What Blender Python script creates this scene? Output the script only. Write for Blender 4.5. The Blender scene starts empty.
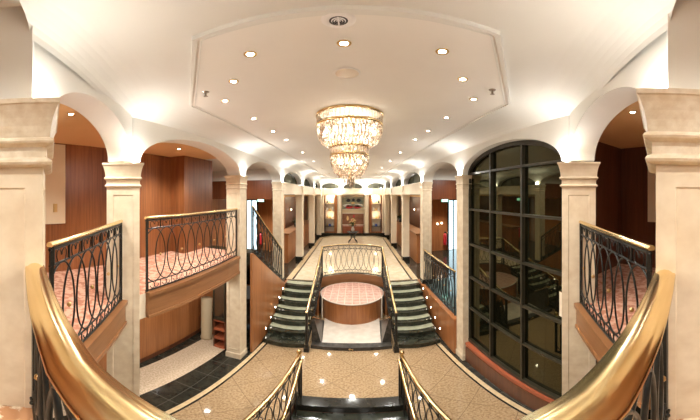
import bpy, math, random
from mathutils import Vector
random.seed(7)
PI = math.pi
C = bpy.context.scene.collection
BASE = {}                       # world position of each Empty

# ------------------------------------------------------------------ mesh helpers
class MB:
    def __init__(s): s.v = []; s.f = []; s.m = []; s.sm = []
    def add(s, vs, fs, mi=0, smooth=False):
        o = len(s.v); s.v += [tuple(v) for v in vs]
        for f in fs:
            s.f.append([i + o for i in f]); s.m.append(mi); s.sm.append(smooth)
        return s
    def box(s, x0, x1, y0, y1, z0, z1, mi=0):
        vs = [(x0,y0,z0),(x1,y0,z0),(x1,y1,z0),(x0,y1,z0),(x0,y0,z1),(x1,y0,z1),(x1,y1,z1),(x0,y1,z1)]
        return s.add(vs, [(0,3,2,1),(4,5,6,7),(0,1,5,4),(1,2,6,5),(2,3,7,6),(3,0,4,7)], mi)
    def rbox(s, cx, cy, hx, hy, z0, z1, rot=0, mi=0):
        c, n = math.cos(rot), math.sin(rot)
        q = [(cx+c*a-n*b, cy+n*a+c*b) for a, b in ((-hx,-hy),(hx,-hy),(hx,hy),(-hx,hy))]
        return s.prism(q, z0, z1, mi)
    def prism(s, poly, z0, z1, mi=0, mtop=None):
        a = sum(poly[i][0]*poly[(i+1)%len(poly)][1]-poly[(i+1)%len(poly)][0]*poly[i][1] for i in range(len(poly)))
        if a < 0: poly = poly[::-1]
        n = len(poly)
        vs = [(x,y,z0) for x,y in poly] + [(x,y,z1) for x,y in poly]
        s.add(vs, [tuple(range(n))[::-1]] + [(i,(i+1)%n,(i+1)%n+n,i+n) for i in range(n)], mi)
        return s.add([(x,y,z1) for x,y in poly], [tuple(range(n))], mi if mtop is None else mtop)
    def flat(s, poly, z, mi=0):
        a = sum(poly[i][0]*poly[(i+1)%len(poly)][1]-poly[(i+1)%len(poly)][0]*poly[i][1] for i in range(len(poly)))
        if a < 0: poly = poly[::-1]
        return s.add([(x,y,z) for x,y in poly], [tuple(range(len(poly)))], mi)
    def sweep(s, path, prof, closed=False, mi=0, smooth=True, caps=True):
        """prof: list of (u sideways, v up) ; path: 3D points"""
        P = [Vector(p) for p in path]; n = len(P); k = len(prof); vs = []
        up0 = None
        for i in range(n):
            if closed: t = P[(i+1)%n] - P[i-1]
            else: t = P[min(i+1,n-1)] - P[max(i-1,0)]
            t.normalize()
            ref = Vector((0,0,1))
            if up0 is None:
                if abs(t.z) > .95: ref = Vector((0,1,0)) if abs(t.y) < .9 else Vector((1,0,0))
                side = t.cross(ref).normalized()
            else:
                side = (up0 - t*up0.dot(t)).normalized()
            up0 = side
            up = side.cross(t)
            for u, w in prof: vs.append(P[i] + side*u + up*w)
        fs = []
        for i in range(n if closed else n-1):
            j = (i+1) % n
            for a in range(k):
                b = (a+1) % k
                fs.append((i*k+a, i*k+b, j*k+b, j*k+a))
        s.add(vs, fs, mi, smooth)
        if not closed and caps:
            s.add(vs[:k], [tuple(range(k))[::-1]], mi); s.add(vs[-k:], [tuple(range(k))], mi)
        return s
    def tube(s, path, r, closed=False, seg=6, mi=0):
        return s.sweep(path, [(r*math.cos(2*PI*i/seg), r*math.sin(2*PI*i/seg)) for i in range(seg)], closed, mi)
    def lathe(s, cx, cy, prof, seg=20, mi=0, smooth=True):
        vs = []; k = len(prof)
        for i in range(seg):
            a = 2*PI*i/seg
            vs += [(cx+r*math.cos(a), cy+r*math.sin(a), z) for r, z in prof]
        fs = []
        for i in range(seg):
            j = (i+1) % seg
            for a in range(k-1): fs.append((i*k+a, j*k+a, j*k+a+1, i*k+a+1))
        return s.add(vs, fs, mi, smooth)
    def ball(s, x, y, z, r, sz=1.0, seg=8, mi=0):
        n = max(4, seg//2+1)
        prof = [(max(1e-5, r*math.sin(PI*i/n)), z - r*sz*math.cos(PI*i/n)) for i in range(n+1)]
        return s.lathe(x, y, prof, seg, mi)
    def gem(s, x, y, z, r, h, mi=0):
        """elongated octahedral cut crystal"""
        a = random.random()*PI
        vs = [(x,y,z+h)] + [(x+r*math.cos(a+i*PI/2), y+r*math.sin(a+i*PI/2), z+h*.25) for i in range(4)] + [(x,y,z-h)]
        return s.add(vs, [(0,1,2),(0,2,3),(0,3,4),(0,4,1),(5,2,1),(5,3,2),(5,4,3),(5,1,4)], mi)
    def square_stack(s, cx, cy, prof, rot=0, mi=0, cap=True):
        c, n = math.cos(rot), math.sin(rot); vs = []
        for h, z in prof:
            for a, b in ((-h,-h),(h,-h),(h,h),(-h,h)): vs.append((cx+c*a-n*b, cy+n*a+c*b, z))
        fs = []
        for i in range(len(prof)-1):
            for a in range(4):
                b = (a+1) % 4; fs.append((i*4+a, i*4+b, i*4+4+b, i*4+4+a))
        if cap:
            fs.append((3,2,1,0)); m = (len(prof)-1)*4; fs.append((m,m+1,m+2,m+3))
        return s.add(vs, fs, mi)

def obj(name, mb, mats, parent=None):
    if not isinstance(mats, (list, tuple)): mats = [mats]
    off = Vector((0,0,0)); p = parent
    while p is not None:
        off += p.location; p = p.parent
    me = bpy.data.meshes.new(name)
    if parent is None:          # top level: origin at its base centre
        xs, ys, zs = zip(*mb.v)
        off = Vector(((min(xs)+max(xs))/2, (min(ys)+max(ys))/2, min(zs)))
    me.from_pydata([tuple(Vector(v)-off) for v in mb.v], [], mb.f)
    for m in mats: me.materials.append(m)
    me.polygons.foreach_set('material_index', mb.m)
    me.polygons.foreach_set('use_smooth', mb.sm)
    me.validate(); me.update()
    o = bpy.data.objects.new(name, me); C.objects.link(o)
    if parent is None: o.location = off
    else: o.parent = parent
    return o
def thing(name, label, cat, loc, group=None):
    o = bpy.data.objects.new(name, None); C.objects.link(o); o.location = loc; o.empty_display_size = .1
    return tag(o, label, cat, group)
def tag(o, label, cat, group=None):
    o['label'] = label; o['category'] = cat; o['kind'] = 'thing'
    if group: o['group'] = group
    return o
def struct(name, mb, mats, parent=None):
    o = obj(name, mb, mats, parent)
    if parent is None: o['kind'] = 'structure'
    return o
def dup(root, loc, label, group=None):
    r = root.copy(); C.objects.link(r); r.location = loc; r['label'] = label
    if group: r['group'] = group
    for ch in list(root.children):
        c = ch.copy(); C.objects.link(c); c.parent = r
        for g in list(ch.children):
            d = g.copy(); C.objects.link(d); d.parent = c
    return r

# ------------------------------------------------------------------ materials
def nt(name):
    m = bpy.data.materials.new(name); m.use_nodes = True
    n = m.node_tree.nodes; return m, n, m.node_tree.links, n['Principled BSDF']
def rgba(c): return (c[0], c[1], c[2], 1)
def coords(n, l, scale=(1,1,1), rot=(0,0,0)):
    t = n.new('ShaderNodeTexCoord'); mp = n.new('ShaderNodeMapping')
    mp.inputs['Scale'].default_value = scale; mp.inputs['Rotation'].default_value = rot
    l.new(t.outputs['Object'], mp.inputs['Vector']); return mp.outputs['Vector']
def ramp(n, l, fac, stops):
    r = n.new('ShaderNodeValToRGB'); e = r.color_ramp.elements
    while len(e) < len(stops): e.new(.5)
    for i, (p, c) in enumerate(stops): e[i].position = p; e[i].color = rgba(c)
    l.new(fac, r.inputs['Fac']); return r.outputs['Color']
def noise(n, l, vec, scale, detail=4, rough=.55):
    t = n.new('ShaderNodeTexNoise'); t.inputs['Scale'].default_value = scale
    t.inputs['Detail'].default_value = detail; t.inputs['Roughness'].default_value = rough
    l.new(vec, t.inputs['Vector']); return t.outputs['Fac']
def mixc(n, l, fac, a, b):
    m = n.new('ShaderNodeMix'); m.data_type = 'RGBA'
    for sock, v in ((m.inputs[0], fac), (m.inputs[6], a), (m.inputs[7], b)):
        if hasattr(v, 'links'): l.new(v, sock)
        elif isinstance(v, (int, float)): sock.default_value = v
        else: sock.default_value = rgba(v)
    return m.outputs[2]
def mat(name, c1, c2=None, scale=6, rough=.5, metal=0, stretch=(1,1,1), spec=.5, lo=.35, hi=.65, bump=0, detail=4):
    m, n, l, b = nt(name)
    b.inputs['Roughness'].default_value = rough; b.inputs['Metallic'].default_value = metal
    b.inputs['Specular IOR Level'].default_value = spec
    if c2 is None: c2 = tuple(x*.94 for x in c1)
    f = noise(n, l, coords(n, l, stretch), scale, detail)
    l.new(ramp(n, l, f, [(lo, c1), (hi, c2)]), b.inputs['Base Color'])
    if bump:
        bp = n.new('ShaderNodeBump'); bp.inputs['Strength'].default_value = bump; bp.inputs['Distance'].default_value = .01
        l.new(f, bp.inputs['Height']); l.new(bp.outputs['Normal'], b.inputs['Normal'])
    return m
def tile(name, c1, c2, joint, size, rot=0, jw=.02, scale=8, rough=.15, spec=.5, vein=None, lo=.35, hi=.65):
    m, n, l, b = nt(name)
    b.inputs['Roughness'].default_value = rough; b.inputs['Specular IOR Level'].default_value = spec
    v = coords(n, l); f = noise(n, l, v, scale, 6, .65)
    col = ramp(n, l, f, [(lo, c1), (hi, c2)])
    if vein:
        w = noise(n, l, v, scale*.6, 8, .7)
        mm = n.new('ShaderNodeMath'); mm.operation = 'SUBTRACT'; mm.inputs[1].default_value = .5; l.new(w, mm.inputs[0])
        ab = n.new('ShaderNodeMath'); ab.operation = 'ABSOLUTE'; l.new(mm.outputs[0], ab.inputs[0])
        k = ramp(n, l, ab.outputs[0], [(0.0, (.6,.6,.6)), (.02, (0,0,0))])
        col = mixc(n, l, k, col, vein)
    sp = n.new('ShaderNodeSeparateXYZ'); l.new(coords(n, l, (1/size,1/size,1/size), (0,0,rot)), sp.inputs[0])
    outs = []
    for ax in (0, 1):
        fr = n.new('ShaderNodeMath'); fr.operation = 'FRACT'; l.new(sp.outputs[ax], fr.inputs[0])
        lt = n.new('ShaderNodeMath'); lt.operation = 'LESS_THAN'; lt.inputs[1].default_value = jw; l.new(fr.outputs[0], lt.inputs[0]); outs.append(lt.outputs[0])
    mx = n.new('ShaderNodeMath'); mx.operation = 'MAXIMUM'; l.new(outs[0], mx.inputs[0]); l.new(outs[1], mx.inputs[1])
    l.new(mixc(n, l, mx.outputs[0], col, joint), b.inputs['Base Color']); return m
def wood(name, c1, c2, rough=.3, vertical=True, spec=.5, board=0):
    m, n, l, b = nt(name)
    b.inputs['Roughness'].default_value = rough; b.inputs['Specular IOR Level'].default_value = spec
    st = (14,14,.6) if vertical else (1.2,1.2,22)
    f = noise(n, l, coords(n, l, st), 2.2, 5, .6)
    g = noise(n, l, coords(n, l, (2.2,2.2,.15) if vertical else (.5,.5,3)), 1.5, 2)
    a = n.new('ShaderNodeMath'); a.operation = 'MULTIPLY_ADD'; a.inputs[1].default_value = .55
    l.new(f, a.inputs[0])
    h = n.new('ShaderNodeMath'); h.operation = 'MULTIPLY'; h.inputs[1].default_value = .45; l.new(g, h.inputs[0]); l.new(h.outputs[0], a.inputs[2])
    l.new(ramp(n, l, a.outputs[0], [(.33, c1), (.66, c2)]), b.inputs['Base Color']); return m
def emit(name, c, s):
    m, n, l, b = nt(name)
    b.inputs['Base Color'].default_value = rgba(c); b.inputs['Emission Color'].default_value = rgba(c); b.inputs['Emission Strength'].default_value = s
    return m

M = {}
M['ceil'] = mat('white_plaster', (.81,.81,.77), (.79,.79,.75), 3, .85)
M['panel'] = mat('beige_ceiling_paint', (.90,.88,.83), (.88,.86,.81), 3, .7)
M['mould'] = mat('cream_moulding', (.80,.70,.56), None, 4, .5)
M['tan'] = mat('tan_ceiling_paint', (.80,.53,.26), (.77,.50,.24), 2, .6)
M['stone'] = mat('travertine', (.80,.68,.50), (.66,.52,.35), 9, .45, bump=.06, detail=9, lo=.3, hi=.72)
M['stone_dark'] = mat('pitted_travertine', (.80,.70,.54), (.68,.55,.38), 22, .45, bump=.15, detail=9, lo=.36, hi=.62)
M['beam'] = mat('cream_beam_paint', (.82,.71,.54), (.78,.67,.50), 5, .5)
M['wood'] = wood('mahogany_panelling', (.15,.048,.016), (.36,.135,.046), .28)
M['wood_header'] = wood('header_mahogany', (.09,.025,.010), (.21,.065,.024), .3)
M['wood_lit'] = wood('orange_lit_mahogany', (.25,.085,.028), (.47,.19,.065), .28)  # oranger mahogany; on the lobby walls its brightness stands in for lamplight
M['wood_dark'] = wood('dark_and_dim_mahogany', (.075,.024,.010), (.16,.055,.022), .35)
M['wood_h'] = wood('walnut_fascia', (.20,.085,.032), (.34,.155,.062), .3, vertical=False)
M['red_wood'] = wood('red_cherry', (.30,.07,.03), (.45,.12,.05), .3, vertical=False)
M['floor'] = tile('beige_marble', (.46,.32,.185), (.27,.175,.09), (.21,.135,.07), .62, PI/4, .014, 30, .05, lo=.38, hi=.62)
M['hall'] = tile('cream_marble', (.80,.68,.50), (.68,.54,.36), (.55,.42,.27), .75, PI/4, .012, 6, .05)
M['strip'] = mat('pale_marble_strip', (.66,.50,.30), (.52,.38,.21), 14, .12)
M['black'] = tile('black_marble', (.016,.015,.011), (.035,.032,.024), (.10,.09,.07), .46, 0, .018, 5, .09, vein=(.05,.045,.03))
M['line'] = mat('black_marble_line', (.02,.018,.013), None, 5, .12)
M['carpet'] = mat('oatmeal_carpet', (.64,.50,.36), (.46,.34,.22), 34, .8, lo=.4, hi=.6)
M['pink'] = mat('rose_patterned_carpet', (.50,.215,.13), (.70,.42,.29), 16, .9, lo=.44, hi=.56)
M['rust'] = mat('rust_patterned_carpet', (.45,.22,.10), (.75,.60,.42), 14, .9, lo=.50, hi=.56)
M['pinktile'] = tile('pink_stone', (.62,.37,.28), (.40,.18,.13), (.70,.50,.40), .19, 0, .09, 9, .3)
M['whitemarble'] = mat('white_marble', (.70,.62,.53), (.62,.53,.44), 6, .25)
M['tread'] = mat('pale_green_marble', (.44,.44,.32), (.34,.35,.24), 7, .15)
M['riser'] = mat('dark_green_marble', (.016,.018,.012), (.045,.048,.033), 9, .12)
M['granite'] = mat('dark_granite', (.03,.027,.022), (.075,.065,.055), 9, .32, spec=.3)
M['teal'] = mat('teal_marble', (.06,.10,.10), (.10,.15,.14), 4, .1)
M['brass'] = mat('polished_brass', (.90,.70,.38), (.86,.65,.33), 3, .20, 1)
M['brassd'] = mat('antique_brass', (.75,.52,.24), (.62,.42,.18), 12, .3, 1)
M['iron'] = mat('black_iron', (.016,.016,.014), (.028,.027,.022), 30, .35, .4)
M['chrome'] = mat('dull_steel', (.45,.40,.34), None, 6, .3, 1)
M['frame'] = mat('bronze_window_frame', (.035,.030,.018), (.05,.042,.025), 8, .35, .3)
M['offwhite'] = mat('offwhite_plastic', (.92,.91,.89), (.90,.89,.87), 6, .5)
M['slot'] = mat('grey_grille', (.10,.09,.09), None, 6, .6)
M['cream_board'] = mat('cream_board', (.78,.66,.46), (.74,.62,.43), 3, .5)
M['pillar_tan'] = mat('tan_paint', (.50,.38,.23), None, 5, .6)
M['red'] = mat('red_enamel', (.62,.035,.04), None, 5, .3)
M['darkobj'] = mat('dark_ceramic', (.03,.035,.04), None, 5, .2)
M['leaf'] = mat('dark_green_leaf', (.02,.05,.018), (.05,.09,.03), 15, .5)
M['flower'] = mat('flower_petals', (.50,.12,.08), (.55,.48,.16), 30, .6, lo=.45, hi=.55)
M['white'] = mat('white_paint', (.85,.83,.78), None, 6, .5)
M['blue'] = mat('blue_box_card', (.08,.14,.45), None, 6, .4)
M['gold_paper'] = mat('gold_card', (.80,.55,.22), None, 9, .35)
M['bulb'] = emit('warm_bulb', (1,.84,.60), 9)
M['spotlamp'] = emit('downlight_lamp', (1,.90,.75), 22)
M['steplamp'] = emit('step_lamp', (1,.90,.75), 14)
M['lobbylamp'] = emit('lobby_lamp', (1,.9,.75), 3)
M['caselamp'] = emit('case_lamp', (1,.82,.55), 10)
M['doorglow'] = emit('lit_glass_door', (.62,.85,.95), 1.1)
M['exit'] = emit('green_exit_sign', (.35,.95,.70), 1.6)
def glassy(name, base, refl, tint, rough=.015, trans=(0,0,0), tfac=0):
    m, n, l, b = nt(name); n.remove(b); out = n['Material Output']
    d = n.new('ShaderNodeBsdfDiffuse'); d.inputs['Color'].default_value = rgba(base)
    g = n.new('ShaderNodeBsdfGlossy'); g.inputs['Color'].default_value = rgba(tint); g.inputs['Roughness'].default_value = rough
    t = n.new('ShaderNodeBsdfTransparent'); t.inputs['Color'].default_value = rgba(trans)
    m1 = n.new('ShaderNodeMixShader'); m1.inputs[0].default_value = tfac; l.new(d.outputs[0], m1.inputs[1]); l.new(t.outputs[0], m1.inputs[2])
    m2 = n.new('ShaderNodeMixShader'); m2.inputs[0].default_value = refl; l.new(m1.outputs[0], m2.inputs[1]); l.new(g.outputs[0], m2.inputs[2])
    l.new(m2.outputs[0], out.inputs['Surface']); return m
M['nightglass'] = glassy('dark_window_glass', (.004,.004,.002), .13, (.76,.74,.48))
M['lunette'] = glassy('dim_lunette_glass', (.10,.10,.07), .15, (.8,.8,.7))
M['caseglass'] = glassy('clear_case_glass', (.8,.8,.8), .10, (1,1,1), .02, (.95,.95,.93), .98)
M['darkcase'] = glassy('smoked_glass', (.03,.028,.022), .30, (.7,.65,.5), .05)
M['crystal'] = glassy('cut_crystal', (.32,.265,.225), .26, (1,.95,.88), .14, (.98,.94,.89), .55)
# white lime wash for the arcade above capitals
M['arc'] = mat('arcade_plaster', (.82,.81,.76), (.80,.79,.74), 4, .8)

EYE = 3.5
CEIL = 4.42

# ------------------------------------------------------------------ columns
CAP = [(.160,0),(.172,.002),(.184,.008),(.188,.017),(.183,.026),(.172,.032),(.168,.036),(.168,.074),(.178,.079),(.190,.085),(.194,.093),(.189,.102),(.180,.108),
       (.181,.125),(.184,.150),(.190,.180),(.199,.210),(.206,.228),(.211,.232),(.212,.25)]
def column(x, y, label, rot=0, z0=0, ztop=3.85, k=1.0, h=.168, base='stone', cap='stone', shaft='stone', group='travertine columns'):
    t = thing('stone_column', label, 'column', (x,y,z0), group)
    zc = ztop-.25
    sh = MB(); zb = z0+.15
    c, n = math.cos(rot), math.sin(rot)
    W = lambda a, b, z: (x+c*a-n*b, y+n*a+c*b, z)
    # shaft faces, each with a shallow sunk panel
    for q in range(4):
        cr, sr = math.cos(q*PI/2), math.sin(q*PI/2)
        L = lambda u, d, z: W(cr*d-sr*u, sr*d+cr*u, z)
        i, dd, zt, z2 = h*.62, .006, zc-.075, zb+.1
        o4 = [L(-h,h,zb), L(h,h,zb), L(h,h,zc), L(-h,h,zc)]
        i4 = [L(-i,h,z2), L(i,h,z2), L(i,h,zt), L(-i,h,zt)]
        j4 = [L(-i+.006,h-dd,z2+.006), L(i-.006,h-dd,z2+.006), L(i-.006,h-dd,zt-.006), L(-i+.006,h-dd,zt-.006)]
        sh.add(o4+i4+j4, [(0,1,5,4),(1,2,6,5),(2,3,7,6),(3,0,4,7),(4,5,9,8),(5,6,10,9),(6,7,11,10),(7,4,8,11),(8,9,10,11)])
    obj('shaft', sh, M[shaft], t)
    obj('capital', MB().square_stack(x, y, [(a*k if a*k > h+.003 else h+.003, zc+b) for a, b in CAP], rot), M[cap], t)
    obj('plinth', MB().square_stack(x, y, [(h+.012,z0),(h+.012,z0+.13),(h+.006,z0+.14),(h,z0+.151)], rot), M[base], t)
    return t
COLS = {2:(2.12,1.64), 3:(2.08,4.20), 4:(2.05,6.75), 5:(2.05,9.55), 6:(2.05,12.4), 7:(2.05,15.0)}
for sx, side in ((-1,'left'), (1,'right')):
    column(sx*1.045, .195, f'big pitted travertine column filling the {side} edge of the view, by the thick brass handrail', rot=sx*math.radians(20.7), cap='stone_dark', h=.172, k=1.10)
    column(sx*COLS[2][0], COLS[2][1], {-1:'tall travertine column between the short slanted balcony and the long balcony', 1:'tall travertine column between the arched dark window and the slanted balcony'}[sx], rot=-sx*math.radians(-37), ztop=3.82)
    column(sx*COLS[3][0], COLS[3][1], {-1:'travertine column at the far end of the long left balcony, standing on black marble', 1:'travertine column at the far side of the arched dark window'}[sx], k=.80, h=.140)
    column(sx*COLS[4][0], COLS[4][1], {-1:'travertine column at the foot of the sloping side stair railing', 1:'travertine column at the far end of the low level guard railing'}[sx], z0=.9, base='line', k=.76, h=.128)
    nm = {5:'first', 6:'second', 7:'third'}
    for q in (5,6,7):
        column(sx*COLS[q][0], COLS[q][1], f'slim cream pillar under the hall beam, {nm[q]} one along the {side} side', z0=.9, ztop=3.5, base='line', k=.76, h=.128, shaft='beam', cap='beam')

# ------------------------------------------------------------------ arcade walls
def arcade(mb, P0, P1, th, z1, openings, zb=3.82):
    """wall along P0->P1 from the capitals up to z1 with arched openings (s0,s1,spring,crown)"""
    P0, P1 = Vector(P0), Vector(P1); L = (P1-P0).length; d = (P1-P0)/L; nrm = Vector((-d.y, d.x))
    ss = [(0, zb), (L, zb)]
    for s0, s1, sp, cr in openings:
        n = 36
        ss += [(s0, zb), (s1, zb)] if sp <= zb else []
        for i in range(n+1):
            a = PI - PI*i/n
            s = (s0+s1)/2 + (s1-s0)/2*math.cos(a)
            ss.append((s, sp+(cr-sp)*math.sin(a)))
    ss = sorted(set((round(a,5), round(b,5)) for a, b in ss), key=lambda q: q[0])
    def W(s, off, z): p = P0+d*s+nrm*off; return (p.x, p.y, z)
    for (a, za), (b, zb2) in zip(ss, ss[1:]):
        h = th/2
        if b-a > 1e-4:
            mb.add([W(a,h,za),W(b,h,zb2),W(b,h,z1),W(a,h,z1)], [(0,1,2,3)])
            mb.add([W(a,-h,za),W(b,-h,zb2),W(b,-h,z1),W(a,-h,z1)], [(3,2,1,0)])
            mb.add([W(a,-h,za),W(b,-h,zb2),W(b,h,zb2),W(a,h,za)], [(0,1,2,3)], 0, True)
    for s in (0, L):
        mb.add([W(s,-th/2,zb),W(s,th/2,zb),W(s,th/2,z1),W(s,-th/2,z1)], [(0,1,2,3)])
for sx, side in ((-1,'left'), (1,'right')):
    m = MB()
    Ys = [COLS[q][1] for q in (2,3,4,5,6,7)]
    L0 = Ys[0]
    ops = []
    for a, b in zip(Ys, Ys[1:]):
        ia = ops and .1 or .11
        ops.append((a-L0+.10, b-L0-.10, 3.85, 4.235))
    arcade(m, (sx*2.09, L0), (sx*2.05, Ys[-1]+.3), .28, CEIL, ops)
    struct(f'wall_{side}_arcade', m, M['arc'])
    m = MB()
    A, B = Vector((sx*1.06,.20)), Vector((sx*2.12,1.64)); L = (B-A).length
    arcade(m, A, B, .26, CEIL, [(.16, L-.12, 3.85, 4.185)])
    struct(f'wall_{side}_slanted_arcade', m, M['arc'])
    struct(f'trim_{side}_pier', MB().rbox(sx*1.06, .20, .13, .13, 3.85, CEIL, sx*math.radians(20.7)), M['arc'])
    # beam under the lunettes
    for q in (5,6,7): struct(f'trim_{side}_pilaster_cap', MB().square_stack(sx*2.05, COLS[q][1], [(.135,3.501),(.135,3.60),(.145,3.62),(.150,3.78),(.16,3.80),(.165,3.858)]), M['beam'])
    struct(f'trim_{side}_beam', MB().box(*sorted((sx*1.93, sx*2.19)), COLS[4][1]+.1, 16.0, 3.50, 3.85).box(*sorted((sx*1.91, sx*2.21)), COLS[4][1]+.2, 16.0, 3.815, 3.85), M['beam'])
# plaster cove where the walls meet the ceiling
for sx, side in ((-1,'left'), (1,'right')):
    pts = [(.90,.27,-.05),(1.985,1.60,.01),(1.965,4.2,0),(1.93,6.75,0),(1.91,16.3,0)]
    nr = []
    for i, p in enumerate(pts):
        a = Vector(pts[max(i-1,0)][:2]); b = Vector(pts[min(i+1,len(pts)-1)][:2]); d = (b-a).normalized(); nr.append(Vector((-d.y, d.x)))
    nr[0] = Vector((-.82,-.58))        # the cove turns round the pier
    m = MB(); K = 8
    for i in range(len(pts)-1):
        for j in range(K):
            def W(i_, j_):
                a = PI/2*j_/K; x, y, dz = pts[i_]; o = .42*(1-math.cos(a)); zz = 4.255+dz
                return (sx*(x+nr[i_].x*o), y+nr[i_].y*o, zz+(CEIL-zz)*math.sin(a))
            q = [W(i,j),W(i+1,j),W(i+1,j+1),W(i,j+1)]
            m.add(q, [(0,1,2,3)], 0, True)
    struct(f'trim_{side}_cove', m, M['ceil'])
# lunette glass between the beam and each arch
wn = 2
def lunette(P, half, plane, sx=0):
    global wn
    m = MB(); f = MB(); n = 20; arc = []
    for i in range(n+1):
        a = PI*i/n; arc.append((half*math.cos(a), 3.86+.355*math.sin(a)))
    if plane == 'x': W = lambda u, z, o=0: (P[0]+o, P[1]+u, z)
    else: W = lambda u, z, o=0: (P[0]+u, P[1]+o, z)
    root = None
    m.add([W(u,z) for u, z in arc], [tuple(range(n+1))])
    w = struct(f'window_{wn}', m, M['lunette']); wn += 1
    f.tube([W(u*.985, z) for u, z in arc], .022, seg=4)
    f.tube([W(-half,3.87), W(half,3.87)], .02, seg=4)
    for k in (-.33, .33): f.tube([W(half*k,3.86), W(half*k*1.15, 3.86+.34*math.sqrt(1-(k*1.15)**2))], .012, seg=4)
    o = obj('window_frame', f, M['frame'], None); o['kind'] = 'structure'
    mw = o.matrix_world.copy(); o.parent = w; o.location = o.location - w.location
for sx in (-1, 1):
    for a, b in ((4,5),(5,6),(6,7)):
        ya, yb = COLS[a][1]+.1, COLS[b][1]-.1
        lunette((sx*2.14, (ya+yb)/2), (yb-ya)/2, 'x', sx)

# ------------------------------------------------------------------ ceilings
m = MB()
m.box(-2.3, 2.3, -2.4, 16.6, CEIL, CEIL+.1)
struct('ceiling', m, M['ceil'])
PZ = 4.40
F_ = [(-.70,1.01),(-.35,.992),(0,.985),(.35,.992),(.70,1.01),(1.43,1.93),(1.33,13.8),(.7,14.6),(-.7,14.6),(-1.33,13.8),(-1.43,1.93)]
struct('ceiling_raised_field', MB().prism(F_, PZ, CEIL+.02), M['panel'])
tm = MB(); tm.sweep([(x,y,PZ) for x,y in F_], [(-.014,-.012),(.014,-.012),(.014,.03),(-.014,.03)], closed=True, smooth=False)
tm.sweep([(x*.975,(y-7)*.995+7,PZ) for x,y in F_], [(-.007,-.004),(.007,-.004),(.007,.03),(-.007,.03)], closed=True, smooth=False)
struct('trim_1', tm, M['ceil'])
for sx, side in ((-1,'left'), (1,'right')):
    o = 4.95*sx
    poly = [(sx*1.12,-2.4),(sx*1.12,.12),(sx*2.14,1.55),(sx*2.17,4.42),(sx*4.95,4.42),(sx*4.95,-2.4)]
    struct(f'ceiling_{side}_corridor', MB().prism(poly, 4.25, 4.30), M['tan'])
    struct(f'ceiling_{side}_landing', MB().box(*sorted((sx*2.17, o)), 4.42, 6.99, 4.25, 4.30), M['arc'])
    struct(f'ceiling_{side}_lobby', MB().box(*sorted((sx*2.2, o)), 6.99, 16.6, 3.42, 3.48), M['tan'])
    struct(f'wall_{side}_header', MB().box(*sorted((sx*2.2, sx*4.95)), 6.93, 7.0, 3.36, 3.93).box(*sorted((sx*2.2, sx*4.95)), 6.94, 6.99, 3.93, 4.25, 1).box(*sorted((sx*2.2, sx*4.95)), 6.915, 6.93, 3.355, 3.40), [M['wood_header'], M['arc']])

# ------------------------------------------------------------------ floors
fx = lambda base, Y: base - .065*(Y-4.97)      # inlay lines drift outwards towards the viewer
def band(mb, sx, b0, b1, y0, y1, mi, z=0.0):
    q = [(sx*fx(b0,y0),y0),(sx*fx(b1,y0),y0),(sx*fx(b1,y1),y1),(sx*fx(b0,y1),y1)]
    mb.flat(q, z, mi)
m = MB(); y0, y1 = -2.4, 7.2
HW = .70; SY0, SY1 = .9, 3.30
def cen(ya, yb, xl, xr=None):     # beige field
    m.add([(xl(ya) ,ya,0),(xr(ya),ya,0),(xr(yb),yb,0),(xl(yb),yb,0)], [(0,1,2,3)], 0)
Lx = lambda Y: -fx(1.69,Y); Rx = lambda Y: fx(1.69,Y)
cen(y0, SY0, Lx, Rx); cen(SY0, SY1, Lx, lambda Y: -HW); cen(SY0, SY1, lambda Y: HW, Rx); cen(SY1, y1, Lx, Rx)
for sx in (-1, 1):
    band(m, sx, 1.69, 1.725, y0, y1, 1); band(m, sx, 1.725, 1.80, y0, y1, 2)
band(m, -1, 1.80, 2.33, y0, y1, 3); band(m, -1, 2.33, 2.98, y0, 4.75, 4); band(m, -1, 2.98, 3.4, y0, 4.75, 3); band(m, -1, 2.33, 3.4, 4.75, y1, 3)
band(m, 1, 1.80, 3.7, y0, y1, 3)
struct('floor', m, [M['floor'], M['line'], M['strip'], M['black'], M['carpet']])
# floor edge of the stairwell and the deck below
st = MB()
st.box(-HW, HW, 3.06, SY1, -.16, .002); struct('trim_2', st, M['line'])
struct('wall_stairwell', MB().box(-HW-.1,-HW, SY0,3.06,-2.8,-.001).box(HW,HW+.1,SY0,3.06,-2.8,-.001).box(-HW,HW,SY0-.1,SY0,-2.8,-.001).box(-HW,HW,3.06,3.3,-2.8,-.161), M['wood_dark'])
struct('floor_lower_deck', MB().box(-.8,.8,.8,3.3,-2.85,-2.8), M['black'])
sw = thing('staircase', 'dark stone stair dropping out of sight between the two small finial railings', 'stairs', (0,3.0,-2.8))
for i in range(1, 9):
    s_ = obj('step', MB().box(-HW+.005, HW-.005, 3.06-.26*i, 3.06-.26*(i-1), -2.8, -.17*i), M['riser'], sw)
    obj('nosing', MB().box(-HW+.005, HW-.005, 3.06-.26*i-.012, 3.06-.26*i+.05, -.17*i, -.17*i+.012), M['granite'], s_)

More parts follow.
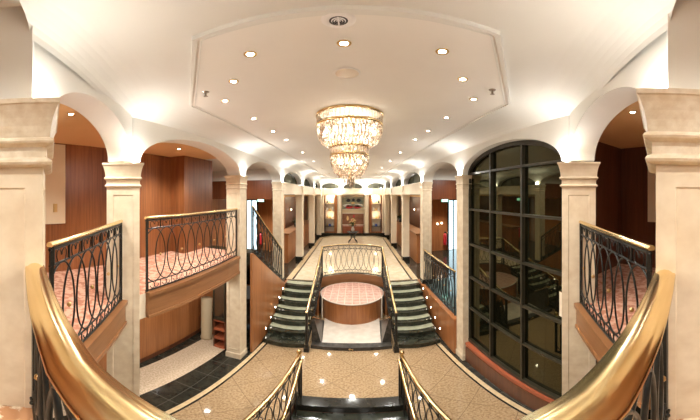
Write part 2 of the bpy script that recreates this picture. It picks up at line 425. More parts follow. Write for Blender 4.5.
# raised hall floor
hallz = .90
def arcY(x, ymid=7.92, yend=7.48, hw=.93): return ymid - (ymid-yend)*(x/hw)**2
notch = [(.93-1.86*i/16, arcY(.93-1.86*i/16)) for i in range(17)]
m = MB()
front = [(-1.96,7.02),(-.93,7.02)] + [(x,y) for x,y in notch[::-1]] + [(.93,7.02),(1.96,7.02)]
slab = front + [(4.95,7.02),(4.95,16.6),(-4.95,16.6),(-4.95,7.02)]
slab = [(-.93,7.02)] + notch[::-1] + [(.93,7.02),(4.95,7.02),(4.95,16.6),(-4.95,16.6),(-4.95,7.02)]
m.prism(slab, .56, hallz, 1, 2)
zt = hallz+.003
inner = [(-1.70,7.16),(-.98,7.16)]+[(x*.98/.93,y+.14) for x,y in notch[::-1]]+[(.98,7.16),(1.70,7.16),(1.74,14.6),(1.2,15.3),(-1.2,15.3),(-1.74,14.6)]
outer = [(-1.93,7.12),(-.96,7.12)]+[(x*.96/.93,y+.09) for x,y in notch[::-1]]+[(.96,7.12),(1.93,7.12),(1.98,14.75),(1.32,15.55),(-1.32,15.55),(-1.98,14.75)]
mid = [(-1.76,7.14),(-.97,7.14)]+[(x*.97/.93,y+.12) for x,y in notch[::-1]]+[(.97,7.14),(1.76,7.14),(1.80,14.65),(1.25,15.38),(-1.25,15.38),(-1.80,14.65)]
m.flat(outer, zt, 3); m.flat(mid, zt+.002, 4); m.flat(inner, zt+.004, 0)
struct('floor_hall', m, [M['hall'], M['wood_h'], M['black'], M['strip'], M['line']])
# platform behind the low guard railing on the right, and its panelled side
struct('floor_platform', MB().box(1.96,4.95,4.45,7.02,.72,hallz), M['teal'])
struct('wall_right_stringer', MB().box(1.90,1.96,4.36,7.05,0,.88).box(1.88,1.98,4.34,7.05,.88,.93), [M['wood_lit']])
# mezzanine slabs
MZ = 2.35
polyL = [(-1.20,.44),(-2.00,1.55),(-2.00,4.12),(-2.15,4.44),(-3.3,4.44),(-3.3,-2.4),(-1.20,-2.4)]
polyR = [(1.20,.44),(2.00,1.55),(2.12,1.95),(3.6,1.95),(3.6,-2.4),(1.20,-2.4)]
struct('floor_left_mezzanine', MB().prism(polyL, 2.02, MZ, 0, 1), [M['beam'], M['pink']])
struct('floor_right_mezzanine', MB().prism(polyR, 2.02, MZ, 0, 1), [M['beam'], M['pink']])
struct('floor_landing', MB().prism([(-1.2,-2.4),(1.2,-2.4),(1.2,.3),(.8,.27),(.4,.17),(0,.12),(-.4,.17),(-.8,.27),(-1.2,.3)], 2.1, 2.445, 0, 1), [M['wood_h'], M['rust']])
def fascia(name, pts, z0=1.98, z1=2.36):
    mb = MB()
    mb.sweep([(x,y,(z0+z1)/2) for x,y in pts], [(-.02,-(z1-z0)/2),(.03,-(z1-z0)/2),(.03,(z1-z0)/2),(-.02,(z1-z0)/2)], smooth=False)
    mb.sweep([(x,y,z1-.02) for x,y in pts], [(-.03,-.02),(.055,-.02),(.055,.025),(-.03,.025)], smooth=False)
    mb.sweep([(x,y,z0+.02) for x,y in pts], [(-.03,-.02),(.045,-.02),(.045,.02),(-.03,.02)], smooth=False)
    struct(name, mb, M['wood_h'])
fascia('trim_3', [(-1.98,1.86),(-1.955,2.5),(-1.95,3.1),(-1.955,3.6),(-1.98,4.05)], 2.03)
fascia('trim_4', [(-1.20,.46),(-1.98,1.53)], 2.06)
fascia('trim_5', [(1.98,1.53),(1.20,.46)], 2.06)

# ------------------------------------------------------------------ walls
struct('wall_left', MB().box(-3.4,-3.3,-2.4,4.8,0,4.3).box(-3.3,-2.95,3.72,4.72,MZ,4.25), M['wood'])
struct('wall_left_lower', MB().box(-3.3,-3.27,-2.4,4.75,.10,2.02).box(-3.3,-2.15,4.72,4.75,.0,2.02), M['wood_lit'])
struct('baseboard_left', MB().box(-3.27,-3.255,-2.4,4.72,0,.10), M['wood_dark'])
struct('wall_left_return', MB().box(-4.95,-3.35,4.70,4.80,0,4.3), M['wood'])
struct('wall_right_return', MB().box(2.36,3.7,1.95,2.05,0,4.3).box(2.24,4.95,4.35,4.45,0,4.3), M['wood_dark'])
struct('wall_right', MB().box(3.6,3.7,-2.4,1.95,0,4.3), M['wood_dark'])  # right walls in darker wood, the dimmer light put into the colour
for sx, side in ((-1,'left'), (1,'right')):
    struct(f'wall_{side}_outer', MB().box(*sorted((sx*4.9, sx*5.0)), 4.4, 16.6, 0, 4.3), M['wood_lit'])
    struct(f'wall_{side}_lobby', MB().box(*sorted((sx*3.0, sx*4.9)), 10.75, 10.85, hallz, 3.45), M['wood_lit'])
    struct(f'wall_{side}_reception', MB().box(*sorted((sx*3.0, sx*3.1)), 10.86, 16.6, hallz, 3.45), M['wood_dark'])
struct('wall_far', MB().box(-3.1,3.1,16.35,16.5,hallz,CEIL), M['cream_board'])
struct('wall_behind', MB().box(-3.7,3.7,-2.5,-2.4,0,4.45), M['wood_lit'])
# far beam with glazed arches above
m = MB(); m.box(-2.2,2.2,15.75,16.0,3.50,3.88).box(-2.2,2.2,15.73,16.02,3.84,3.88)
struct('trim_far_beam', m, M['beam'])
m = MB(); arcade(m, (-2.2,15.9), (2.2,15.9), .2, CEIL, [(.12,1.40,3.86,4.22),(1.56,2.84,3.86,4.22),(3.0,4.28,3.86,4.22)], 3.86)
struct('wall_far_arcade', m, M['arc'])
for cx in (-1.44, 0, 1.44): lunette((cx, 15.93), .64, 'y')
for sx in (-1, 1):
    struct('trim_far_pilaster', MB().square_stack(sx*.86, 15.85, [(.14,hallz),(.14,hallz+.2),(.115,hallz+.21),(.115,3.42),(.15,3.44),(.15,3.5)]), M['beam'])
    struct('trim_far_return', MB().square_stack(sx*1.98, 15.85, [(.14,hallz),(.14,hallz+.2),(.115,hallz+.21),(.115,3.42),(.15,3.44),(.15,3.5)]), M['beam'])
struct('baseboard_far', MB().box(-2.2,2.2,15.6,15.72,hallz,hallz+.16), M['line'])

# door with lit glass in each lobby
for k, sx in ((1,-1),(2,1)):
    xa, xb = sorted((sx*4.32, sx*4.80))
    d = struct(f'door_{k}', MB().box(xa-.05,xa,10.66,10.75,hallz,3.28).box(xb,xb+.05,10.66,10.75,hallz,3.28).box(xa-.05,xb+.05,10.66,10.75,3.22,3.30).box(xa+.20,xa+.25,10.67,10.74,hallz,3.22), M['frame'])
    g = obj('door_glass', MB().box(xa,xb,10.70,10.73,hallz+.02,3.22), M['doorglow'], d)

# ------------------------------------------------------------------ the arched window
w = MB(); half = (4.10-1.76)/2; cy = (4.10+1.76)/2; arc = []
for i in range(33):
    a = PI*i/32; arc.append((cy+half*math.cos(a), 3.85+.365*math.sin(a)))
def top(Y): return 3.85+.365*math.sqrt(max(0, 1-((Y-cy)/half)**2))
XW = 2.08
w.add([(XW+.03,1.76,.5),(XW+.03,4.10,.5)]+[(XW+.03,y,z) for y,z in arc], [tuple(range(2+len(arc)))])
win = struct('window_1', w, M['nightglass'])
def child(name, mb, mt, par):
    o = obj(name, mb, mt, par); return o
f = MB()
f.sweep([(XW,1.785,.5)]+[(XW,cy+(y-cy)*.98,z-.012) for y,z in arc[::-1]]+[(XW,4.075,.5)], [(-.024,-.03),(.024,-.03),(.024,.03),(-.024,.03)], smooth=False)
f.box(XW-.03,XW+.03,1.76,4.10,.50,.57)
child('window_frame', f, M['frame'], win)
for Y in (2.54, 3.32): child('mullion', MB().box(XW-.025,XW+.03,Y-.017,Y+.017,.55,top(Y)-.01), M['frame'], win)
for z in (3.87,3.23,2.59,1.95,1.30): child('transom', MB().box(XW-.02,XW+.028,1.79,4.07,z-.017,z+.017), M['frame'], win)
struct('trim_6', MB().prism([(2.00,4.04),(2.12,4.06),(2.12,1.78),(2.05,1.78)], .38, .47).prism([(1.975,4.04),(2.12,4.06),(2.12,1.78),(2.03,1.78)], .44, .49), M['red_wood'])
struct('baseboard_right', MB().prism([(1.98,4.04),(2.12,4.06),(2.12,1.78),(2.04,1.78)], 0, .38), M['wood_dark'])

# ------------------------------------------------------------------ railings
class Path:
    def __init__(s, pts):
        s.p = [Vector(q) for q in pts]; s.c = [0]
        for a, b in zip(s.p, s.p[1:]): s.c.append(s.c[-1] + (Vector((b.x,b.y))-Vector((a.x,a.y))).length)
        s.L = s.c[-1]
    def at(s, u, h=0):
        u = min(max(u, 0), s.L)
        for i in range(len(s.p)-1):
            if u <= s.c[i+1]+1e-9:
                k = (u-s.c[i])/max(1e-9, s.c[i+1]-s.c[i]); q = s.p[i].lerp(s.p[i+1], k); return (q.x, q.y, q.z+h)
        return tuple(s.p[-1]+Vector((0,0,h)))
    def line(s, h, a=0, b=None, n=None):
        b = s.L if b is None else b
        us = sorted(set([a, b] + [c for c in s.c if a < c < b]))
        return [s.at(u, h) for u in us]
def railing(label, pts, H, n, hr=.02, group='wrought iron railings with brass handrails', rail_prof=None, posts=True, finial=False, end_ext=0, ov=.014/2, bossr=.016, pw_=.011):
    P = Path(pts); t = thing('iron_railing', label, 'railing', P.at(P.L/2), group)
    if rail_prof: obj('handrail', MB().sweep(P.line(H), rail_prof), M['brass'], t)
    else:
        k = hr; pr = [(-k*1.15,-.35*k),(-k*.9,-.8*k),(k*.9,-.8*k),(k*1.15,-.35*k),(k*1.05,.25*k),(k*.6,.7*k),(0,.85*k),(-k*.6,.7*k),(-k*1.05,.25*k)]
        h = obj('handrail', MB().sweep(P.line(H), pr), M['brass'], t)
    e = .02; a0, a1 = .12*H, .86*H; b0 = .03*H
    for nm, h, r in (('top_bar', H-.03, .011), ('bottom_bar', b0, .011)):
        obj(nm, MB().tube(P.line(h), r, seg=4), M['iron'], t)
    if posts:
        for u in (e, P.L-e):
            x, y, z = P.at(u)
            po = obj('post', MB().box(x-pw_,x+pw_,y-pw_,y+pw_,z,z+H-.01), M['iron'], t)
            if pw_ > .021 and u == e: obj('base_block', MB().box(x-.05,x+.05,y-.05,y+.05,z-.06,z+.05).box(x-.034,x+.034,y-.034,y+.034,z+.05,z+.14), M['iron'], po)
            if finial and u == e:
                obj('ball_finial', MB().lathe(x, y, [(1e-4,z+H-.01),(.028,z+H),(.018,z+H+.02),(.034,z+H+.045),(.040,z+H+.07),(.034,z+H+.095),(.015,z+H+.112),(1e-4,z+H+.115)], 12), M['brass'], po)
    sp = (P.L-2*e-.04)/n
    lo_, up_ = MB(), MB()
    lo_.tube(P.line(a0+.015), .008, seg=4); up_.tube(P.line(a1), .008, seg=4)
    for i in range(n+1):
        u = e+.02+sp*i
        lo_.tube([P.at(u,b0), P.at(u,a0+.015)], .006, seg=4); up_.tube([P.at(u,a1), P.at(u,H-.03)], .010, seg=4)
        if i < n:      # scrolls in the small boxes
            cu = u+sp/2; r2 = (a0+.015-b0)/2; r3 = (H-.03-a1)/2; w2 = min(sp*.27, r2*1.3)
            for s in (-1, 1):
                lo_.tube([P.at(cu+s*w2*.62+w2*.62*math.cos(q), b0+r2+r2*.98*math.sin(q)*(1-.06*j)) for j, q in enumerate([PI/2+s*2*PI*k_/9 for k_ in range(8)])], .0048, seg=4)
                up_.tube([P.at(cu+s*w2*.62+w2*.55*math.cos(q), a1+r3+r3*.98*math.sin(q)*(1-.06*j)) for j, q in enumerate([-PI/2+s*2*PI*k_/9 for k_ in range(8)])], .0048, seg=4)
    obj('lower_lattice', lo_, M['iron'], t); obj('upper_lattice', up_, M['iron'], t)
    zc = (a0+.015+a1)/2; hh = (a1-a0-.015)/2
    for i in range(n):
        cu = e+.02+sp*(i+.5); w_ = sp*.92
        ring = []
        for k_ in range(26):
            q = 2*PI*k_/26; u = cu+w_*math.cos(q)
            ring.append((u, zc+hh*math.sin(q)))
        segs = []; cur = []
        for u, h in ring+[ring[0]]:
            if e <= u <= P.L-e: cur.append(P.at(u,h))
            else:
                if len(cur) > 1: segs.append(cur)
                cur = []
        if len(cur) > 1: segs.append(cur)
        mb = MB()
        if len(segs) == 1 and len(segs[0]) == 27: mb.tube(segs[0][:-1], ov, closed=True, seg=5)
        else:
            for s in segs: mb.tube(s, ov, seg=5)
        o = obj('oval', mb, M['iron'], t)
        if i % 2 == 0:
            x, y, z = P.at(cu+sp*.5 if i < n-1 else cu, zc); obj('boss', MB().ball(x,y,z,bossr,1.1,8), M['brassd'], o)
    return t
railing('long level black iron railing of the left balcony, between two columns above the walnut fascia', [(-2.0,1.86,MZ),(-1.985,2.5,MZ),(-1.98,3.1,MZ),(-1.985,3.6,MZ),(-2.0,4.05,MZ)], .89, 11, .017)
rl = railing('short slanted black iron railing between the big column at left edge and the next column', [(-1.20,.46,MZ),(-1.99,1.52,MZ)], .88, 7, .017)
rr_ = railing('short slanted black iron railing between the big column at right edge and the next column', [(1.20,.46,MZ),(1.99,1.52,MZ)], .88, 7, .017)
railing('level black iron railing bowed across the front of the hall above the pink drum', [(x*.98, arcY(x)+.03, hallz) for x in [-.93+1.86*i/12 for i in range(13)]], 1.0, 11, .016, ov=.007, bossr=.014)
railing('level black iron railing on the wooden ledge right of the stairs, beside teal floor', [(1.97,4.48,hallz+.03),(1.97,6.80,hallz+.03)], 1.02, 12, .018, ov=.010)
# railing of the side stair that climbs to the left balcony
railing('sloping black iron railing of the side stair climbing to the left balcony', [(-1.87,6.50,1.06),(-1.87,4.48,2.34)], .93, 10, .016)
# inner railings of the twin stairs
for sx, side in ((-1,'left'), (1,'right')):
    railing(f'steep brass capped railing down the inner side of the {side} flight of stairs', [(sx*.86,4.72,.06),(sx*.90,7.44,.92)], .98, 12, .022, finial=False, pw_=.022)
for sx, side in ((-1,'left'), (1,'right')):
    railing(f'small level railing with brass ball finial guarding the stairwell on its {side} side', [(sx*.69,3.34,0),(sx*.73,2.6,0),(sx*.80,1.8,0),(sx*.86,1.0,0)], .95, 11, .022, finial=True, pw_=.020)
    x = sx*.645
    h = thing('stair_handrail', f'sloping brass stair rail on the {side} side of the dark descending stair', 'handrail', (x,2.4,-.8))
    obj('handrail', MB().tube([(x,3.28,.90),(x,3.2,.90),(x,3.05,.84),(x,1.2,-.36)], .023, seg=8), M['brass'], h)
    for i in range(7):
        Y = 3.06-.26*i-.13; zt_ = .84-(3.05-Y)*.649 if Y < 3.05 else .88
        obj('baluster', MB().tube([(x,Y,-.17*(i+1)),(x,Y,zt_)], .011, seg=6), M['iron'], h)
    obj('baluster', MB().tube([(x,3.24,0),(x,3.24,.9)], .014, seg=6), M['iron'], h)
# the thick balcony rail right below the viewpoint
fp = [(-.85,.272),(-.69,.232),(-.55,.20),(-.43,.175),(-.25,.143),(0,.125),(.25,.143),(.43,.175),(.55,.20),(.69,.232),(.85,.272)]
prof = [(1.13*a_,b_) for a_,b_ in [(-.031,-.004),(-.033,.002),(-.030,.008),(-.024,.010),(-.020,.014),(-.012,.020),(0,.0225),(.012,.020),(.020,.014),(.024,.010),(.030,.008),(.033,.002),(.031,-.004),(.022,-.010),(.014,-.020),(-.014,-.020),(-.022,-.010)]]
fr = railing('thick polished brass balcony rail on black ironwork running between the two big columns', [(x,y,2.445) for x,y in fp], .775, 11, rail_prof=prof, ov=.008, bossr=.014)
for sx in (-1, 1):
    obj('bracket', MB().tube([(sx*.80,.25,3.17),(sx*.86,.26,3.17)], .008, seg=6).ball(sx*.855,.255,3.17,.016), M['iron'], fr)
    obj('bracket', MB().tube([(sx*.80,.25,2.53),(sx*.86,.26,2.53)], .008, seg=6).ball(sx*.80,.25,2.53,.014), M['iron'], fr)

# ------------------------------------------------------------------ twin stairs
NR = 7; RH = hallz/NR; TD = (7.02-4.88)/NR
for sx, side in ((-1,'left'), (1,'right')):
    t = thing('staircase', f'{side} flight of dark and pale green marble stairs rising to the hall', 'stairs', (sx*1.4,5.9,0))
    for i in range(NR):
        ya = 4.88+TD*i; z = RH*(i+1); zb = 0
        xi, xo = .93, 1.80 + .012*i
        yb = ya+TD+.04 if i < NR-1 else 7.04
        N = 10; fr_ = [(xi+(xo-xi)*k/N, ya-.07*math.sin(PI*k/N)) for k in range(N+1)]
        poly = [(sx*x,y) for x,y in fr_] + [(sx*xo,yb),(sx*xi,yb)]
        if i == NR-1: z = hallz-.002
        st_ = obj('step', MB().prism(poly, zb, z-.03), M['riser'], t)
        fr2 = [(x, y-.02) for x,y in fr_]
        obj('tread', MB().prism([(sx*x,y) for x,y in fr2]+[(sx*xo,yb),(sx*xi,yb)], z-.03, z), M['riser'], st_)
        if i > 0: obj('inlay', MB().prism([(sx*x,y+.125) for x,y in fr_]+[(sx*xo,yb),(sx*xi,yb)], z, z+.002), M['tread'], st_)
# wooden wall on the outer side of the left flight, under the side stair
m = MB(); n = 0
prf = [(4.40,0),(7.04,0),(7.04,.92),(6.72,.92),(4.46,2.34),(4.40,2.34)]
vs = [(-1.845,y,z) for y,z in prf] + [(-1.89,y,z) for y,z in prf]; k = len(prf)
m.add(vs, [tuple(range(k)), tuple(range(k,2*k))[::-1]] + [(i,(i+1)%k,(i+1)%k+k,i+k) for i in range(k)])
struct('wall_left_stringer', m, M['wood_lit'])
ss = thing('staircase', 'side stair behind the sloping railing climbing from hall level to the left balcony', 'stairs', (-2.6,5.9,.9))
for i in range(8):
    ya = 6.74-.285*(i+1); z = hallz+.18*(i+1)
    s_ = obj('step', MB().box(-3.18,-2.22 if i == 0 else -1.90,ya-.02,ya+.285,z-.24,z-.03), M['riser'], ss)
    obj('tread', MB().box(-3.18,-2.22 if i == 0 else -1.90,ya-.02,ya+.30,z-.03,z), M['riser'], s_)
struct('wall_left_stair', MB().box(-3.28,-3.2,4.80,7.0,0,2.0), M['wood'])
# step lights
for sx, side in ((-1,'left'), (1,'right')):
    X = 1.845 if sx < 0 else 1.90
    for i in range(5):
        Y, z = 5.12+.335*i, .27+.145*i
        o = thing('step_light', f'small round glowing step light beside the {side} stairs, {["lowest","second lowest","middle","second highest","highest"][i]} of five', 'light', (sx*X,Y,z), 'step lights')
        mb = MB(); seg = 10
        vs = [(sx*(X-.012),Y+.024*math.cos(2*PI*k/seg),z+.024*math.sin(2*PI*k/seg)) for k in range(seg)]
        obj('lens', MB().add(vs, [tuple(range(seg))]), M['steplamp'], o)
        rg = [(sx*(X-.006),Y+.028*math.cos(2*PI*k/seg),z+.028*math.sin(2*PI*k/seg)) for k in range(seg)]
        obj('ring', MB().tube(rg, .008, closed=True, seg=5), M['brassd'], o)

# ------------------------------------------------------------------ the well between the stairs
d = thing('round_landing', 'round pink stone landing on a curved orange wood drum between the two flights of stairs', 'platform', (0,6.8,0))
N = 48; frt = [(.85*math.cos(2*PI*i/N), 6.90+.85*math.sin(2*PI*i/N)) for i in range(N)]
obj('drum_wall', MB().prism(frt, 0, .62), M['wood_lit'], d)
obj('stone_top', MB().prism([(x*1.01,(y-6.9)*1.01+6.9) for x, y in frt], .62, .655), M['pinktile'], d)
obj('rim', MB().tube([(x*1.012,(y-6.9)*1.012+6.9,.640) for x,y in frt], .020, closed=True, seg=6), M['whitemarble'], d)
for sx in (-1, 1): obj('corner_post', MB().box(*sorted((sx*.755,sx*.785)),6.44,6.48,0,.66), M['mould'], d)
struct('trim_7', MB().box(-.93,-.875,6.60,7.02,0,.62).box(.875,.93,6.60,7.02,0,.62), M['wood_lit'])
struct('floor_well', MB().prism([(-.60,5.04),(.60,5.04),(.70,6.40),(.35,6.12),(0,6.04),(-.35,6.12),(-.70,6.40)], .0, .03), M['whitemarble'])
kb = thing('stone_kerb', 'dark marble kerb with a small gold emblem in front of the white marble strip', 'kerb', (0,4.97,0))
obj('kerb_block', MB().prism([(-.80,4.88),(-.4,4.85),(0,4.84),(.4,4.85),(.80,4.88),(.80,5.04),(-.80,5.04)], 0, .09), M['granite'], kb)
obj('gold_emblem', MB().ball(-.03,4.835,.05,.028,.9,8).ball(.02,4.835,.04,.02,1,8), M['brassd'], kb)
for sx, side in ((-1,'left'), (1,'right')):
    pw = thing('granite_parapet', f'low polished dark granite parapet with brass cap on the {side} of the white marble strip', 'parapet', (sx*.7,5.5,0))
    hv = [(.60,5.045,0),(.68,6.25,0),(.76,5.045,.74),(.81,5.045,.74),(.72,6.25,.05),(.75,6.25,.05),(.81,5.045,0),(.75,6.25,0)]
    hv = [(sx*x,y,z) for x,y,z in hv]
    obj('slab', MB().add(hv, [(0,2,4,1),(2,3,5,4),(3,6,7,5),(0,6,3,2),(1,4,5,7),(0,1,7,6)]), M['granite'], pw)
    obj('cap_rail', MB().tube([(sx*.79,5.0,.77),(sx*.785,5.08,.76),(sx*.76,5.6,.42)], .022, seg=6), M['brass'], pw)

# ------------------------------------------------------------------ chandelier
cx, cyy = 0.0, 2.75
ch = thing('chandelier', 'large tiered crystal chandelier with gold bands hanging over the stairwell', 'chandelier', (cx,cyy,PZ))
obj('gold_band', MB().lathe(cx,cyy,[(.345,PZ),(.37,PZ),(.372,PZ-.018),(.35,PZ-.022)],40).lathe(cx,cyy,[(.345,4.285),(.365,4.285),(.368,4.262),(.345,4.258)],40), M['brass'], ch)
m = MB()
for i in range(52):
    a = 2*PI*i/52; m.rbox(cx+.358*math.cos(a), cyy+.358*math.sin(a), .007, .017, 4.282, 4.385, a)
obj('crystal_band', m, M['crystal'], ch)
def bowl(rz, rows, cols):
    m = MB()
    for j in range(rows):
        q = j/(rows-1); k = q*(len(rz)-1); i0 = min(int(k), len(rz)-2); fr = k-i0
        r = rz[i0][0]*(1-fr)+rz[i0+1][0]*fr; z = rz[i0][1]*(1-fr)+rz[i0+1][1]*fr
        nc = max(8, int(cols*r/rz[0][0]))
        for i in range(nc):
            a = 2*PI*(i+.5*(j%2))/nc; m.gem(cx+r*math.cos(a), cyy+r*math.sin(a), z, .0155, .036)
    return m
obj('crystal_bowl', bowl([(.352,4.25),(.348,4.18),(.318,4.10),(.225,4.03)], 8, 58), M['crystal'], ch)
obj('inner_strands', bowl([(.25,4.28),(.24,4.15),(.17,4.06)], 5, 34), M['crystal'], ch)
obj('lower_gold_band', MB().lathe(cx,cyy,[(.20,4.035),(.222,4.035),(.224,4.015),(.20,4.01)],32).lathe(cx,cyy,[(.198,3.945),(.214,3.945),(.216,3.925),(.198,3.92)],32), M['brass'], ch)
m = MB()
for i in range(32):
    a = 2*PI*i/32; m.rbox(cx+.209*math.cos(a), cyy+.209*math.sin(a), .006, .016, 3.94, 4.015, a)
obj('lower_crystal_band', m, M['crystal'], ch)
obj('lower_bowl', bowl([(.208,3.91),(.20,3.84),(.165,3.76),(.12,3.71)], 7, 40), M['crystal'], ch)
m = MB()
for i in range(22):
    a = random.random()*2*PI; r = .065*math.sqrt(random.random()); m.gem(cx+r*math.cos(a), cyy+r*math.sin(a), 3.60+random.random()*.07, .010, .045)
obj('tassel', m, M['crystal'], ch)
obj('stem', MB().tube([(cx,cyy,PZ),(cx,cyy,3.66)], .012, seg=8), M['brassd'], ch)
for i in range(12):
    a = 2*PI*i/12; obj('bulb', MB().ball(cx+.28*math.cos(a), cyy+.28*math.sin(a), 4.19, .017, 1.6, 8), M['bulb'], ch)
for i in range(6):
    a = 2*PI*i/6+.3; obj('bulb', MB().ball(cx+.13*math.cos(a), cyy+.13*math.sin(a), 3.86, .015, 1.6, 8), M['bulb'], ch)

# ------------------------------------------------------------------ lights
def lamp(kind, x, y, z, e, col=(1,.985,.93), r=.05, spot=120, blend=.6):
    L = bpy.data.lights.new('lamp', kind); L.energy = e; L.color = col
    if kind in ('POINT','SPOT'): L.shadow_soft_size = r
    if kind == 'SPOT': L.spot_size = math.radians(spot); L.spot_blend = blend
    o = bpy.data.objects.new('lamp', L); o.location = (x,y,z); C.objects.link(o); return o
def downlight(x, y, z, label, e=9, r=.022, group='recessed downlights', spot=130):
    t = thing('ceiling_downlight', label, 'downlight', (x,y,z), group)
    obj('trim_ring', MB().lathe(x,y,[(r*.95,z-.002),(r*1.15,z-.005),(r*1.55,z-.007),(r*1.75,z-.004),(r*1.8,z+.001)],20), M['brassd'], t)
    seg = 16; obj('lens', MB().add([(x+r*math.cos(2*PI*k/seg),y+r*math.sin(2*PI*k/seg),z-.003) for k in range(seg)], [tuple(range(seg))[::-1]]), M['spotlamp'], t)
    lamp('SPOT', x, y, z-.012, e*2.2, r=.03, spot=spot)
    return t
ordn = ['first','second','third','fourth','fifth','sixth','seventh','eighth','ninth','tenth']
rowy = [(.53,1.31),(.81,1.64),(1.08,1.99),(1.07,2.64),(1.06,3.30),(1.03,3.90),(1.03,5.2),(1.02,6.6),(1.02,8.4),(1.0,10.6)]
for sx, side in ((-1,'left'), (1,'right')):
    for i, (x, y) in enumerate(rowy):
        downlight(sx*x, y, PZ, f'small bright ceiling downlight, {ordn[i]} from the air vent in the {side} row', e=9 if i < 6 else 15)
downlight(-.005, 1.30, PZ, 'small bright ceiling downlight on the middle line between the vent and the round speaker', e=9)
downlight(0, 12.8, PZ, 'faint ceiling downlight on the middle line far down the hall', e=12)
downlight(0, 7.5, PZ, 'ceiling downlight hidden beyond the chandelier on the middle line', e=12)
downlight(-1.99,.96,4.25,'ceiling downlight in the tan ceiling behind the slanted balcony on the left', e=16)
downlight(2.01,.96,4.25,'ceiling downlight in the tan ceiling behind the slanted balcony on the right', e=4)
downlight(-2.58,3.12,4.25,'lower-looking of two ceiling downlights above the long left balcony', e=16)
downlight(-2.24,3.05,4.25,'ceiling downlight close to the arch above the long left balcony', e=14)
# under the mezzanine (lamps in the soffit, out of view)
for k, (x, y) in enumerate(((-2.55,2.6),(-2.55,3.9),(-2.45,1.2))):
    downlight(x, y, 2.02, f'soffit downlight under the left balcony, {ordn[k]} along the carpet strip', e=7, spot=150)
# uplights standing on the capitals
for sx in (-1, 1):
    for q in (2,3,4,5,6,7):
        x, y = COLS[q]; lamp('POINT', sx*(x-(.185 if q == 2 else .155)), y, 3.90, 6.5 if q < 5 else 8, (1,.98,.94), .04)
    lamp('POINT', sx*.93, .36, 3.90, 2.4, (1,.98,.94), .03)
for x in (-.86,.86): lamp('POINT', x, 15.6, 3.95, 12, (1,.95,.86), .04)
lamp('POINT', cx, cyy, 4.17, 12, (1,.92,.80), .12); lamp('POINT', cx, cyy, 3.85, 2.2, (1,.88,.72), .09)
# added landing lamps behind the viewpoint brighten near columns and brass; lobbies, reception
for x in (-.42, .42): downlight(x, -.75, CEIL, f'added ceiling downlight over the unseen landing on its {"left" if x<0 else "right"} half', e=16, spot=150)
for sx, side in ((-1,'left'),(1,'right')):
    downlight(sx*3.5, 9.2, 3.42, f'ceiling downlight in the {side} lobby', e=45)
    downlight(sx*2.9, 5.7, 4.25, f'added wide ceiling downlight above the {side} side landing', e=30, spot=176)  # added lamp, spread wide to brighten the plaster over the header
    downlight(sx*2.6, 11.2, 3.42, f'ceiling downlight over the {side} reception desk', e=7)

# ------------------------------------------------------------------ ceiling fittings
v = thing('air_vent', 'round white air vent with grey louvres at the near end of the beige ceiling field', 'vent', (-.02,1.07,PZ))
obj('flange', MB().lathe(-.02,1.07,[(.041,PZ-.008),(.046,PZ-.012),(.066,PZ-.007),(.076,PZ)],28), M['offwhite'], v)
obj('core', MB().lathe(-.02,1.07,[(1e-4,PZ-.006),(.042,PZ-.006)],24), M['slot'], v)
for k in range(3): obj('louvre', MB().lathe(-.02,1.07,[(.006+.011*k,PZ-.013),(.010+.011*k,PZ-.008)],20), M['offwhite'], v)
obj('louvre', MB().box(-.023,-.017,1.036,1.104,PZ-.013,PZ-.007), M['offwhite'], v)
s = thing('ceiling_speaker', 'flat round beige ceiling speaker just in front of the chandelier', 'speaker', (0,1.70,PZ))
obj('grille', MB().lathe(0,1.70,[(1e-4,PZ-.010),(.06,PZ-.010),(.082,PZ-.006)],28), M['mould'], s)
obj('rim', MB().lathe(0,1.70,[(.080,PZ-.008),(.088,PZ-.007),(.092,PZ)],28), M['panel'], s)
for sx, side in ((-1,'left'),(1,'right')):
    x, y = sx*1.11, 1.72
    s = thing('sprinkler_head', f'small metal sprinkler head on the beige ceiling near its {side} corner', 'sprinkler', (x,y,PZ))
    obj('rose', MB().lathe(x,y,[(.012,PZ-.012),(.026,PZ-.006),(.03,PZ)],16), M['chrome'], s)
    obj('body', MB().tube([(x,y,PZ),(x,y,PZ-.04)], .009, seg=8).lathe(x,y,[(1e-4,PZ-.045),(.020,PZ-.043),(1e-4,PZ-.040)],12), M['chrome'], s)

# ------------------------------------------------------------------ things in the side spaces
for sx, side in ((-1,'left'),(1,'right')):
    b = thing('wall_board', f'tall cream board on the dark wood wall behind the {side} slanted balcony', 'board', (sx*3.3,1.1,3.08))
    xx = -3.3 if sx < 0 else 3.6
    obj('panel', MB().box(*sorted((xx, xx-sx*.03)), .55,1.47,3.08,4.23), M['cream_board'], b)
    obj('switch', MB().box(*sorted((xx-sx*.03, xx-sx*.045)), 1.28,1.34,3.25,3.37), M['brassd'], b)
o = tag(obj('brass_strip', MB().tube([(-2.22,1.95,MZ),(-2.22,1.95,4.0)], .008, seg=6).ball(-2.22,1.93,3.30,.016).ball(-2.22,1.93,3.36,.014), M['brassd']), 'thin upright brass rod with two knobs by the column at the long left balcony', 'rod')
